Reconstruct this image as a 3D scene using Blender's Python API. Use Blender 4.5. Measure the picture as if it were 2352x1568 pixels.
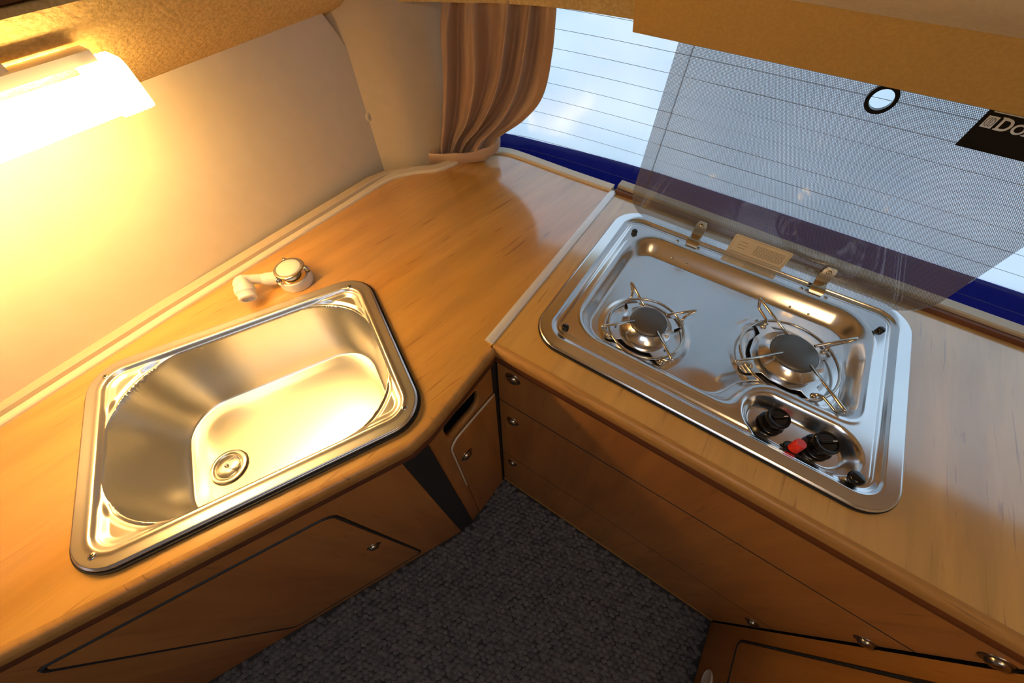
import bpy, bmesh, math, random
import numpy as np
from mathutils import Vector, Matrix
random.seed(7)
D = bpy.data
scene = bpy.context.scene
for o in list(D.objects): D.objects.remove(o)
C = scene.collection
R = math.radians

# ------------------------------------------------------------------ camera, light, exposure
cam = D.objects.new('camera', D.cameras.new('camera')); C.objects.link(cam)
cam.location = (0, 0, 1.33)
cam.rotation_euler = (R(33.7), 0, R(33.28))
cam.data.sensor_width = 36; cam.data.lens = 13.01
cam.data.clip_start = .01
scene.camera = cam

w = D.worlds.new('sky'); scene.world = w; w.use_nodes = True
wn = w.node_tree.nodes['Background']
wn.inputs[0].default_value = (.70, .82, 1.0, 1)
wn.inputs[1].default_value = 2.7

def portal(name, loc, rot, sx, sy):
    l = D.lights.new(name, 'AREA'); l.shape = 'RECTANGLE'; l.size = sx; l.size_y = sy
    l.cycles.is_portal = True
    o = D.objects.new(name, l); C.objects.link(o); o.location = loc; o.rotation_euler = rot
LAMP = 52.0          # radiance of the lamp's diffuser
LAMP_COL = (1.0, .63, .24)

vs = scene.view_settings
scene.display_settings.display_device = 'sRGB'
vs.view_transform = 'Standard'; vs.look = 'None'; vs.gamma = 1; vs.use_curve_mapping = False
vs.exposure = 0.0

# ------------------------------------------------------------------ materials
def mat(name, col, rough=.5, metal=0, **kw):
    m = D.materials.new(name); m.use_nodes = True
    b = m.node_tree.nodes['Principled BSDF']
    b.inputs['Base Color'].default_value = (*col, 1)
    b.inputs['Roughness'].default_value = rough
    b.inputs['Metallic'].default_value = metal
    for k, v in kw.items(): b.inputs[k].default_value = v
    return m
def nd(m, t, **kw):
    n = m.node_tree.nodes.new(t)
    for k, v in kw.items():
        if k in n.inputs: n.inputs[k].default_value = v
        else: setattr(n, k, v)
    return n
def lk(m, a, b): m.node_tree.links.new(a, b)
def coords(m, scale=(1, 1, 1), rot=(0, 0, 0), kind='Object'):
    tc = nd(m, 'ShaderNodeTexCoord'); mp = nd(m, 'ShaderNodeMapping')
    mp.inputs['Scale'].default_value = scale; mp.inputs['Rotation'].default_value = rot
    lk(m, tc.outputs[kind], mp.inputs['Vector']); return mp.outputs[0]
def ramp(m, fac, stops):
    r = nd(m, 'ShaderNodeValToRGB'); e = r.color_ramp.elements
    while len(e) < len(stops): e.new(.5)
    for q, (p, c) in zip(e, stops): q.position = p; q.color = (*c, 1)
    lk(m, fac, r.inputs[0]); return r.outputs[0]
def mixc(m, fac, a, b, mode='MIX'):
    x = nd(m, 'ShaderNodeMix', data_type='RGBA', blend_type=mode)
    if hasattr(fac, 'default_value'): lk(m, fac, x.inputs[0])
    else: x.inputs[0].default_value = fac
    for s, v in ((6, a), (7, b)):
        if isinstance(v, tuple): x.inputs[s].default_value = (*v, 1)
        else: lk(m, v, x.inputs[s])
    return x.outputs[2]
def bump(m, h, s=.2, d=.001):
    b = nd(m, 'ShaderNodeBump'); b.inputs['Strength'].default_value = s; b.inputs['Distance'].default_value = d
    lk(m, h, b.inputs['Height']); lk(m, b.outputs[0], m.node_tree.nodes['Principled BSDF'].inputs['Normal'])

def wood(name, c1, c2, dark, ang=0, rough=.3, axis='xy', tick=1.0, coat=.0):
    """alder style laminate: soft clouds along the grain, short dark ticks"""
    m = mat(name, c1, rough)
    b = m.node_tree.nodes['Principled BSDF']
    rot = (0, 0, ang)
    if axis == 'z': s0, s1, s2 = (5, 5, 1.2), (150, 150, 11), (22, 22, 2.2)
    else:           s0, s1, s2 = (1.6, 7, 7), (12, 190, 190), (2.5, 26, 26)
    def tex(sc, det, rg, dist=0.):
        tc = nd(m, 'ShaderNodeTexCoord'); r1 = nd(m, 'ShaderNodeMapping'); r2 = nd(m, 'ShaderNodeMapping')
        r1.inputs['Rotation'].default_value = rot; r2.inputs['Scale'].default_value = sc
        lk(m, tc.outputs['Object'], r1.inputs[0]); lk(m, r1.outputs[0], r2.inputs[0])
        n = nd(m, 'ShaderNodeTexNoise'); n.inputs['Scale'].default_value = 1; n.inputs['Detail'].default_value = det
        n.inputs['Roughness'].default_value = rg; n.inputs['Distortion'].default_value = dist
        lk(m, r2.outputs[0], n.inputs['Vector']); return n.outputs['Fac']
    base = ramp(m, tex(s0, 3, .5, .8), [(.3, c1), (.7, c2)])
    streak = ramp(m, tex(s2, 4, .6, .5), [(.35, tuple(v*.80 for v in (1, 1, 1))), (.6, (1, 1, 1))])
    base = mixc(m, 1.0, base, streak, 'MULTIPLY')
    tk = ramp(m, tex(s1, 2, .5, .6), [(.635, (0, 0, 0)), (.73, (1, 1, 1))])
    mt = nd(m, 'ShaderNodeMath', operation='MULTIPLY'); mt.inputs[1].default_value = .55*tick
    lk(m, tk, mt.inputs[0])
    col = mixc(m, mt.outputs[0], base, dark)
    lk(m, col, b.inputs['Base Color'])
    if coat: b.inputs['Coat Weight'].default_value = 1; b.inputs['Coat Roughness'].default_value = .14; b.inputs['Coat IOR'].default_value = coat
    return m
GR = R(-80)
M = {}
def thin_fresnel(m, ior):
    """Fresnel weight of a thin pane: the same from both of its faces"""
    g = nd(m, 'ShaderNodeNewGeometry'); x = nd(m, 'ShaderNodeMix', data_type='FLOAT'); f = nd(m, 'ShaderNodeFresnel')
    x.inputs[2].default_value = ior; x.inputs[3].default_value = 1/ior
    lk(m, g.outputs['Backfacing'], x.inputs[0]); lk(m, x.outputs[0], f.inputs['IOR']); return f.outputs[0]
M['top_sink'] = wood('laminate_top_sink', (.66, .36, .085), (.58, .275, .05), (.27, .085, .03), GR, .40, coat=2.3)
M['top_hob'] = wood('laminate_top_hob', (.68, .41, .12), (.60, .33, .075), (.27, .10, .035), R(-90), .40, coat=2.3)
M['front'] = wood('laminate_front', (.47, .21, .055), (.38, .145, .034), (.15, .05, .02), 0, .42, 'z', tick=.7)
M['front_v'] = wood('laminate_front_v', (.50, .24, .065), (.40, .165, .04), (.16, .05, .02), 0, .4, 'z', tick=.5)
M['nose'] = wood('oak_nose', (.50, .27, .08), (.36, .17, .04), (.12, .05, .015), 0, .4, tick=1)
M['rail'] = wood('stained_rail', (.19, .062, .02), (.13, .04, .012), (.06, .02, .01), 0, .45, tick=.5)
M['dark'] = mat('charcoal_plastic', (.02, .022, .025), .55)
M['black'] = mat('black_plastic', (.006, .006, .007), .18)
M['rubber'] = mat('black_rubber', (.006, .006, .006), .5)
M['gap'] = mat('cabinet_inside', (.02, .012, .008), .8)
M['white'] = mat('white_plastic', (.80, .76, .68), .3)
M['strip'] = mat('light_metal_strip', (.78, .79, .80), .35, .3)
M['beige'] = mat('beige_edging', (.50, .41, .29), .5)
M['beige_light'] = mat('pale_edging', (.66, .58, .45), .45)
M['red'] = mat('red_plastic', (.70, .03, .015), .35)
M['lead'] = mat('matt_dark_metal', (.16, .155, .14), .42, .75)
M['brass'] = mat('antiqued_knob', (.36, .31, .25), .25, 1)

def steel(name, col, rough, nz=.06, sc=(60, 60, 60)):
    m = mat(name, col, rough, 1)
    n = nd(m, 'ShaderNodeTexNoise'); n.inputs['Scale'].default_value = 1; n.inputs['Detail'].default_value = 5
    lk(m, coords(m, sc), n.inputs['Vector'])
    r = nd(m, 'ShaderNodeMapRange'); r.inputs['To Min'].default_value = rough-nz; r.inputs['To Max'].default_value = rough+nz
    lk(m, n.outputs['Fac'], r.inputs[0]); lk(m, r.outputs[0], m.node_tree.nodes['Principled BSDF'].inputs['Roughness'])
    return m
M['steel'] = steel('brushed_steel', (.66, .65, .62), .30, .02, (300, 300, 300))
M['steel_pan'] = steel('polished_pan_steel', (.80, .80, .80), .19, .02, (90, 90, 90))
M['steel_wire'] = mat('bright_wire', (.70, .66, .58), .14, 1)
M['screw'] = mat('screw_steel', (.70, .66, .58), .2, 1)

def wallmat(name, c1, c2, sc, bs, bd, rough=.75, det=4):
    m = mat(name, c1, rough)
    n = nd(m, 'ShaderNodeTexNoise'); n.inputs['Scale'].default_value = sc; n.inputs['Detail'].default_value = det
    lk(m, coords(m), n.inputs['Vector'])
    lk(m, ramp(m, n.outputs['Fac'], [(.35, c1), (.65, c2)]), m.node_tree.nodes['Principled BSDF'].inputs['Base Color'])
    bump(m, n.outputs['Fac'], bs, bd); return m
M['wall'] = wallmat('beige_wall_panel', (.62, .54, .42), (.60, .52, .40), 40, .05, .0005, .42)
M['pillar'] = wallmat('beige_pillar_vinyl', (.56, .47, .34), (.54, .45, .32), 60, .08, .0005, .5)
M['carpet_liner'] = wallmat('mustard_carpet_lining', (.78, .58, .25), (.62, .43, .16), 230, .8, .002, .95, 6)
M['liner'] = wallmat('mustard_fabric_lining', (.52, .33, .10), (.47, .29, .085), 300, .3, .0008, .9)
M['ceiling'] = wallmat('cream_roof_lining', (.62, .52, .38), (.58, .48, .34), 200, .2, .0008, .9)
M['brown'] = mat('dark_brown_wood', (.10, .035, .012), .45)
M['floor'] = mat('floor_backing', (.035, .035, .037), .95)

# ------------------------------------------------------------------ mesh helpers
def link(o, parent=None):
    C.objects.link(o)
    if parent is not None: o.parent = parent
    return o
def mobj(name, me, m, parent=None, smooth=False):
    o = D.objects.new(name, me)
    for x in (m if isinstance(m, (list, tuple)) else [m]): me.materials.append(x)
    if smooth:
        for p in me.polygons: p.use_smooth = True
    return link(o, parent)
def bobj(name, bm, m, parent=None, smooth=False, angle=None):
    bmesh.ops.recalc_face_normals(bm, faces=bm.faces)
    me = D.meshes.new(name); bm.to_mesh(me); bm.free()
    o = mobj(name, me, m, parent, smooth or angle is not None)
    if angle is not None:
        try: me.set_sharp_from_angle(angle=R(angle))
        except Exception: pass
    return o
def empty(name, loc, rz=0, parent=None):
    o = D.objects.new(name, None); o.location = loc; o.rotation_euler = (0, 0, rz); o.empty_display_size = .02
    return link(o, parent)
def tag(o, label, cat=None, group=None, kind=None):
    if label: o['label'] = label
    if cat: o['category'] = cat
    if group: o['group'] = group
    if kind: o['kind'] = kind
    return o
def struct(o): o['kind'] = 'structure'; return o
def local(o, parent):
    """keep world placement of a mesh authored in world coordinates under a moved parent"""
    bpy.context.view_layer.update()
    o.parent = parent; o.matrix_parent_inverse = parent.matrix_world.inverted(); return o
def box(bm, x0, x1, y0, y1, z0, z1, M4=None, bev=0):
    r = bmesh.ops.create_cube(bm, size=1)
    mt = Matrix.Translation(((x0+x1)/2, (y0+y1)/2, (z0+z1)/2)) @ Matrix.Diagonal((x1-x0, y1-y0, z1-z0, 1))
    if M4 is not None: mt = M4 @ mt
    bmesh.ops.transform(bm, matrix=mt, verts=r['verts'])
    if bev:
        es = list({e for v in r['verts'] for e in v.link_edges})
        bmesh.ops.bevel(bm, geom=es, offset=bev, segments=3, profile=.6, affect='EDGES')
def lathe(bm, prof, n=32, M4=None):
    """prof list of (r,z)"""
    rings = []
    for r, z in prof:
        if r < 1e-6: rings.append([bm.verts.new((0, 0, z))])
        else: rings.append([bm.verts.new((r*math.cos(2*math.pi*i/n), r*math.sin(2*math.pi*i/n), z)) for i in range(n)])
    for a, b in zip(rings, rings[1:]):
        for i in range(n):
            j = (i+1) % n
            if len(a) == 1 and len(b) == 1: continue
            if len(a) == 1: bm.faces.new((a[0], b[i], b[j]))
            elif len(b) == 1: bm.faces.new((a[i], a[j], b[0]))
            else: bm.faces.new((a[i], a[j], b[j], b[i]))
    if M4 is not None: bmesh.ops.transform(bm, matrix=M4, verts=[v for r in rings for v in r])
def tube(bm, pts, r, n=8, closed=False, rs=None):
    pts = [Vector(p) for p in pts]; N = len(pts); rings = []
    up = Vector((0, 0, 1))
    t0 = (pts[1]-pts[0]).normalized()
    if abs(t0.dot(up)) > .9: up = Vector((1, 0, 0))
    nrm = (up - t0*t0.dot(up)).normalized()
    for i, p in enumerate(pts):
        if closed: t = (pts[(i+1) % N]-pts[i-1]).normalized()
        else: t = (pts[min(i+1, N-1)]-pts[max(i-1, 0)]).normalized()
        nrm = (nrm - t*t.dot(nrm)).normalized(); bn = t.cross(nrm)
        rr = rs[i] if rs else r
        rings.append([bm.verts.new(p+(nrm*math.cos(2*math.pi*k/n)+bn*math.sin(2*math.pi*k/n))*rr) for k in range(n)])
    rg = range(N if closed else N-1)
    for i in rg:
        a, b = rings[i], rings[(i+1) % N]
        for k in range(n): bm.faces.new((a[k], a[(k+1) % n], b[(k+1) % n], b[k]))
    if not closed: bm.faces.new(rings[0]); bm.faces.new(rings[-1][::-1])
def bend(pts, r=.004, n=5):
    """round the corners of a polyline"""
    P = [Vector(p) for p in pts]; out = [P[0]]
    for a, b, c in zip(P, P[1:], P[2:]):
        d1 = (a-b); d2 = (c-b); rr = min(r, d1.length*.45, d2.length*.45)
        s = b+d1.normalized()*rr; e = b+d2.normalized()*rr
        for i in range(n+1):
            t = i/n; out.append(s*(1-t)**2+b*2*t*(1-t)+e*t*t)
    out.append(P[-1]); return out
def rrect(cx, cy, hx, hy, r, n=8):
    out = []
    for sx, sy, a0 in ((1, 1, 0), (-1, 1, 90), (-1, -1, 180), (1, -1, 270)):
        for i in range(n+1):
            a = R(a0+90*i/n)
            out.append((cx+sx*(hx-r)+r*math.cos(a), cy+sy*(hy-r)+r*math.sin(a)))
    return out
def slab_mesh(loops, z0, z1, bev=0):
    """2-D outline (first loop) with holes, extruded from z0 to z1"""
    cu = D.curves.new('tmp', 'CURVE'); cu.dimensions = '2D'; cu.fill_mode = 'BOTH'
    cu.extrude = (z1-z0)/2-bev; cu.bevel_depth = bev; cu.bevel_resolution = 3
    if bev: cu.offset = -bev
    for L in loops:
        s = cu.splines.new('POLY'); s.points.add(len(L)-1); s.use_cyclic_u = True
        for p, (x, y) in zip(s.points, L): p.co = (x, y, 0, 1)
    o = D.objects.new('tmp', cu); C.objects.link(o)
    bpy.context.view_layer.update()
    me = D.meshes.new_from_object(o.evaluated_get(bpy.context.evaluated_depsgraph_get()))
    D.objects.remove(o); D.curves.remove(cu)
    me.transform(Matrix.Translation((0, 0, (z0+z1)/2)))
    bm = bmesh.new(); bm.from_mesh(me); bmesh.ops.remove_doubles(bm, verts=bm.verts, dist=1e-6)
    bmesh.ops.recalc_face_normals(bm, faces=bm.faces); bm.to_mesh(me); bm.free()
    return me
def slab(name, loops, z0, z1, m, parent=None, bev=0, mat4=None):
    me = slab_mesh(loops, z0, z1, bev)
    if mat4 is not None: me.transform(mat4)
    me.name = name
    return mobj(name, me, m, parent)
def smooth_path(P, n=6, closed=False):
    """Catmull-Rom through 2-D/3-D points"""
    P = [Vector(p) for p in P]; out = []
    N = len(P)
    for i in range(N if closed else N-1):
        g = lambda k: P[k % N] if closed else P[max(0, min(N-1, k))]
        a, b, c, d = g(i-1), g(i), g(i+1), g(i+2)
        for k in range(n):
            t = k/n
            out.append(.5*((2*b)+(c-a)*t+(2*a-5*b+4*c-d)*t*t+(3*b-a-3*c+d)*t**3))
    if not closed: out.append(P[-1])
    return out
def ribbon_wall(bm, path, z0, z1, th):
    """thick vertical sheet following a plan path; thickness to the left of travel"""
    P = [Vector((p[0], p[1])) for p in path]; N = len(P); inn = []; out = []
    for i, p in enumerate(P):
        t = (P[min(i+1, N-1)]-P[max(i-1, 0)]).normalized(); nn = Vector((-t.y, t.x))
        inn.append(p); out.append(p+nn*th)
    def v(p, z): return bm.verts.new((p.x, p.y, z))
    A = [[v(p, z0) for p in inn], [v(p, z1) for p in inn], [v(p, z1) for p in out], [v(p, z0) for p in out]]
    for k in range(4):
        a, b = A[k], A[(k+1) % 4]
        for i in range(N-1): bm.faces.new((a[i], a[i+1], b[i+1], b[i]))
    bm.faces.new([A[k][0] for k in range(4)]); bm.faces.new([A[k][-1] for k in range(4)][::-1])

# ------------------------------------------------------------------ the van body (setting)
ZT = .87
bm = bmesh.new(); box(bm, -.72, 1.25, -1.75, .80, -.05, 0)
struct(bobj('floor', bm, M['floor']))
# roof lining; square hatch added behind the camera to let in daylight
bm = bmesh.new(); box(bm, -.72, 1.25, -.45, .85, 1.80, 1.84); box(bm, -.72, 1.25, -1.75, -1.15, 1.80, 1.84)
box(bm, -.72, .05, -1.15, -.45, 1.80, 1.84); box(bm, .75, 1.25, -1.15, -.45, 1.80, 1.84)
struct(bobj('ceiling', bm, M['ceiling']))

# left wall: backing and the smooth beige panel with its rounded front corner
bm = bmesh.new()
box(bm, -.74, -.70, -.86, .80, 0, 1.80); box(bm, -.74, -.70, -1.75, -1.50, 0, 1.80)
box(bm, -.74, -.70, -1.50, -.86, 0, .98); box(bm, -.74, -.70, -1.50, -.86, 1.55, 1.80)  # leaves an unseen window opening, added to throw daylight onto the floor
wl = struct(bobj('wall_left', bm, M['pillar']))
prof = [(-.80, .10), (.462, .10), (.490, .857), (.4985, .93), (.500, .975), (.497, 1.02), (.490, 1.063), (.474, 1.105), (.455, 1.14), (.43, 1.17), (-.80, 1.17)]
me = slab_mesh([prof], 0, .012, .0015)
Mw = Matrix(((0, 0, 1, -.662), (1, 0, 0, 0), (0, 1, 0, 0), (0, 0, 0, 1)))
me.transform(Mw)
me.transform(Matrix.Translation((-.65, .49, 0)) @ Matrix.Rotation(R(-1.6), 4, 'Z') @ Matrix.Translation((.65, -.49, 0)))
wp = mobj('wall_panel', me, M['wall'], wl)
bm = bmesh.new()
Ms = Matrix.Translation((-.650, .484, .975)) @ Matrix.Rotation(R(90), 4, 'Y')
lathe(bm, [(0, .0035), (.0015, .0035), (.0016, .001), (.0032, .0045), (.0070, .0036), (.0082, .0018), (.0085, 0)], 28, Ms)
sc = bobj('screw_cap', bm, M['wall'], wl, True); sc['label'] = 'round cream screw cap'

# corner pillar between the panel and the rear window, wrapped in vinyl
pp = smooth_path([(-.690, .40), (-.672, .455), (-.640, .492), (-.602, .528), (-.579, .574), (-.557, .625), (-.538, .664), (-.528, .705), (-.537, .757)], 5)
bm = bmesh.new(); ribbon_wall(bm, pp, 0, 1.80, .03)
cw = struct(bobj('wall_corner', bm, M['pillar'], None, True, 50))

# rear wall below and above the window
bm = bmesh.new(); box(bm, -.70, 1.25, .765, .80, 0, .80)
struct(bobj('wall_rear', bm, M['pillar']))
bm = bmesh.new(); box(bm, -.70, 1.25, .80, .84, 1.52, 1.80)
struct(bobj('wall_rear_upper', bm, M['pillar']))
# right side wall, and the front bulkhead with its opening to the cab
bm = bmesh.new(); box(bm, 1.22, 1.25, -1.75, .80, 0, 1.80)
struct(bobj('wall_right', bm, M['pillar']))
bm = bmesh.new(); box(bm, -.74, 1.25, -1.79, -1.75, 0, 1.80)
struct(bobj('wall_front', bm, M['pillar']))

# rear window pane, curved at its left end, with heating wires
gp = [(-.512, .700), (-.46, .718), (-.42, .728), (-.32, .738), (-.20, .744), (0, .747), (1.20, .748)]
gpath = smooth_path(gp, 6)
glass = mat('window_glass', (1, 1, 1), .02)
nt = glass.node_tree; nt.nodes.remove(nt.nodes['Principled BSDF'])
tr = nd(glass, 'ShaderNodeBsdfTransparent'); gl = nd(glass, 'ShaderNodeBsdfGlossy', Roughness=.02)
tr.inputs[0].default_value = (.97, .99, 1, 1)
fr = thin_fresnel(glass, 1.4); mx = nd(glass, 'ShaderNodeMixShader')
lk(glass, fr, mx.inputs[0]); lk(glass, tr.outputs[0], mx.inputs[1]); lk(glass, gl.outputs[0], mx.inputs[2])
lk(glass, mx.outputs[0], nt.nodes['Material Output'].inputs[0])
M['glass'] = glass
win = struct(empty('window_1', (0, .748, .80)))
bm = bmesh.new(); ribbon_wall(bm, gpath, .80, 1.53, .004)
local(bobj('pane', bm, glass, None, True, 40), win)
M['wire'] = mat('heating_wire_print', (.10, .11, .10), .6)
for k in range(22):
    z = .864+.0285*k
    bm = bmesh.new(); tube(bm, [(p.x, p.y-.0006, z) for p in gpath], .00032, 4)
    local(bobj('heating_wire', bm, M['wire']), win)

# outside: white translucent cover with a dark blue band hung behind the window
def cover_mat():
    m = D.materials.new('window_cover_cloth'); m.use_nodes = True
    nt = m.node_tree; nt.nodes.remove(nt.nodes['Principled BSDF'])
    tc = nd(m, 'ShaderNodeTexCoord'); sx = nd(m, 'ShaderNodeSeparateXYZ'); lk(m, tc.outputs['Object'], sx.inputs[0])
    gt = nd(m, 'ShaderNodeMath', operation='GREATER_THAN'); gt.inputs[1].default_value = .866
    lk(m, sx.outputs['Z'], gt.inputs[0])
    n = nd(m, 'ShaderNodeTexNoise'); n.inputs['Scale'].default_value = 7; n.inputs['Detail'].default_value = 3
    lk(m, tc.outputs['Object'], n.inputs['Vector'])
    wh = ramp(m, n.outputs['Fac'], [(.3, (.80, .87, .90)), (.7, (.90, .94, .96))])
    col = mixc(m, gt.outputs[0], (.05, .06, .25), wh)
    d = nd(m, 'ShaderNodeBsdfDiffuse'); t = nd(m, 'ShaderNodeBsdfTranslucent'); x = nd(m, 'ShaderNodeMixShader'); x.inputs[0].default_value = .62
    lk(m, col, d.inputs[0]); lk(m, col, t.inputs[0]); lk(m, d.outputs[0], x.inputs[1]); lk(m, t.outputs[0], x.inputs[2])
    lk(m, x.outputs[0], nt.nodes['Material Output'].inputs[0]); return m
cp = smooth_path([(-.80, .60), (-.68, .690), (-.59, .735), (-.50, .757), (-.40, .772), (-.28, .788), (-.17, .797), (0, .80), (1.3, .803)], 6)
bm = bmesh.new(); ribbon_wall(bm, cp, .60, 1.62, .0015)
tag(bobj('window_cover', bm, cover_mat(), None, True, 40), 'white cloth cover with a dark blue band along its foot outside the rear window', 'window cover')

# pelmet over the window and curtain rail housing
plp = smooth_path([(-.60, .575), (-.554, .606), (-.513, .627), (-.456, .660), (-.368, .693), (-.281, .706), (-.20, .712), (-.165, .713)], 5)
bm = bmesh.new(); plp = [Vector((p.x+.0099, p.y-.0193)) for p in plp]
ribbon_wall(bm, plp, 1.1368, 1.80, .070)
struct(bobj('trim_3', bm, M['carpet_liner'], None, True, 40))

# ------------------------------------------------------------------ worktops
SU = Vector((math.cos(R(61.9)), math.sin(R(61.9)))); SV = Vector((-SU.y, SU.x))
def S2(u, v): return (SU.x*u+SV.x*v, SU.y*u+SV.y*v)
SC = (-.2025, .359); SH = (.1955, .144); SR = .046    # sink centre (u,v), half size, corner radius
HC = (.086, .457); HH = (.241, .180); HR = .050       # hob centre, half size
def off(poly, d):     # plan outline helper for rounded rects only
    return poly
back = smooth_path([(-.609, .426), (-.601, .466), (-.575, .504), (-.546, .532), (-.530, .565), (-.519, .603), (-.500, .635), (-.478, .660), (-.452, .671), (-.414, .673)], 4)
sink_hole = [S2(SC[0]+x, SC[1]+y) for x, y in rrect(0, 0, SH[0]-.016, SH[1]-.016, .036, 6)]
hob_hole = rrect(HC[0], HC[1], HH[0]-.014, HH[1]-.014, .038, 6)
fx = [(-.190, .238), (-.190, .149), (-.1905, .085), (-.196, .052)]
d62 = (math.cos(R(62.5)), math.sin(R(62.5)))
fleft = (-.196-d62[0]*.95, .052-d62[1]*.95)
outer = [(-.200, .674), (-.199, .238)] + [(fx[0][0], fx[0][1])] + fx[1:] + [fleft, (-.705, fleft[1]), (-.6575, -.40), (-.637, .006), (-.613, .346)] + [(p.x, p.y) for p in back]
wt = empty('worktop', (-.45, .20, ZT))
tag(wt, 'orange alder-look worktop carrying the sink, running along the beige side wall', 'worktop')
local(slab('top_board', [outer, sink_hole], .842, ZT, M['top_sink']), wt)
wh = empty('worktop', (.15, .45, ZT))
tag(wh, 'alder-look worktop around the gas hob beneath the rear window', 'worktop')
houter = [(-.196, .240), (1.20, .240), (1.20, .668), (.47, .661), (.337, .662), (-.14, .673), (-.196, .674)]
local(slab('top_board', [houter, hob_hole], .842, ZT, M['top_hob']), wh)

def sweep_profile(bm, path, prof):
    """plan path, profile of (outward offset to the right of travel, z)"""
    P = [Vector((p[0], p[1])) for p in path]; rings = []
    for i, p in enumerate(P):
        if i == 0: t = (P[1]-P[0]).normalized(); k = 1
        elif i == len(P)-1: t = (P[-1]-P[-2]).normalized(); k = 1
        else:
            a = (P[i]-P[i-1]).normalized(); b = (P[i+1]-P[i]).normalized(); t = (a+b).normalized(); k = 1/max(.5, t.dot(a))
        n = Vector((t.y, -t.x))
        rings.append([bm.verts.new((p.x+n.x*o*k, p.y+n.y*o*k, z)) for o, z in prof])
    m = len(prof)
    for a, b in zip(rings, rings[1:]):
        for k in range(m): bm.faces.new((a[k], a[(k+1) % m], b[(k+1) % m], b[k]))
    bm.faces.new(rings[0]); bm.faces.new(rings[-1][::-1])
nose = [(-.002, .8705)] + [(.0015+.0075*math.sin(R(a)), .8615+.009*math.cos(R(a))) for a in range(0, 91, 15)] + [(.009, .853), (.0085, .850), (-.002, .850)]
rail = [(-.004, .8499), (.0075, .8499), (.0068, .838), (.004, .8235), (.0005, .8185), (-.004, .8185)]
pathS = [fleft, (-.196, .052), (-.1905, .085), (-.190, .149), (-.190, .2305)]
pathH = [(-.1885, .240), (1.20, .240)]
for pth, par in ((pathS, wt), (pathH, wh)):
    q = pth if par is wt else pth
    bm = bmesh.new(); sweep_profile(bm, q, nose); n1 = bobj('edge_nose', bm, M['nose'], None, True, 35); local(n1, par)
    n1['label'] = 'rounded oak edging'
    bm = bmesh.new(); sweep_profile(bm, q, rail); n2 = bobj('edge_rail', bm, M['rail'], None, True, 35); local(n2, par)
    n2['label'] = 'dark brown lower edge'

# pale edging along the walls
def edging(name, inner, outer_, z0, z1, m, low=0):
    bm = bmesh.new(); pr = []
    N = len(inner)
    rings = []
    for i_, (a, b) in enumerate(zip(inner, outer_)):
        zz = z1-low*max(0, (i_-5)/max(1, N-6)); prof = [(0, z0), (0, zz-.002), (.12, zz), (1, zz), (1, z0)]
        rings.append([bm.verts.new((a[0]+(b[0]-a[0])*t, a[1]+(b[1]-a[1])*t, z)) for t, z in prof])
    for a, b in zip(rings, rings[1:]):
        for k in range(5): bm.faces.new((a[k], a[(k+1) % 5], b[(k+1) % 5], b[k]))
    bm.faces.new(rings[0]); bm.faces.new(rings[-1][::-1])
    return struct(bobj(name, bm, m, None, True, 30))
ie = [(-.662, -.80), (-.6575, -.40), (-.646, -.20), (-.637, .006), (-.625, .18), (-.613, .346)] + [(p.x, p.y) for p in back]
ie = ie + [(-.35, .6725), (-.30, .672), (-.202, .674)]
def offset_path(P, ds):
    out = []
    for i, p in enumerate(P):
        a = Vector(P[max(i-1, 0)]); b = Vector(P[min(i+1, len(P)-1)]); t = (b-a).normalized(); n = Vector((-t.y, t.x))
        out.append((p[0]+n.x*ds[i], p[1]+n.y*ds[i]))
    return out
nS = len(ie)
t1 = edging('trim_1', ie, offset_path(ie, [.011]*6+[.020]*(nS-6)), .855, .8755, M['beige_light'])
t1b = edging('trim_4', offset_path(ie[:16], [.0113]*6+[.0113+.0009*k for k in range(10)]), offset_path(ie[:16], [.027]*6+[.027-.0005*k for k in range(10)]), .855, .884, M['beige'], .010)
t1b.parent = None
he = [(-.193, .674), (-.14, .673), (.10, .667), (.337, .662), (.47, .661), (1.2, .668)]
t2 = edging('trim_2', he, offset_path(he, [.009]*6), .855, .878, M['rail'])
t3 = edging('trim_5', offset_path(he, [.0093]*6), offset_path(he, [.030]*6), .855, .884, M['beige'])
# light metal strip covering the joint of the two worktops
bm = bmesh.new()
prof = [(-.0075, .8702), (-.0065, .8725), (-.003, .8738), (.003, .8738), (.0065, .8725), (.0075, .8702)]
rings = [[bm.verts.new((-.1965+x+.0035*0, y, z)) for x, z in prof] for y in (.2365, .25, .66, .676)]
for a, b in zip(rings, rings[1:]):
    for k in range(6): bm.faces.new((a[k], a[(k+1) % 6], b[(k+1) % 6], b[k]))
bm.faces.new(rings[0]); bm.faces.new(rings[-1][::-1])
tag(bobj('joint_strip', bm, M['strip'], None, True, 30), 'pale metal strip covering the seam between the two worktops', 'strip')

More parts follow.
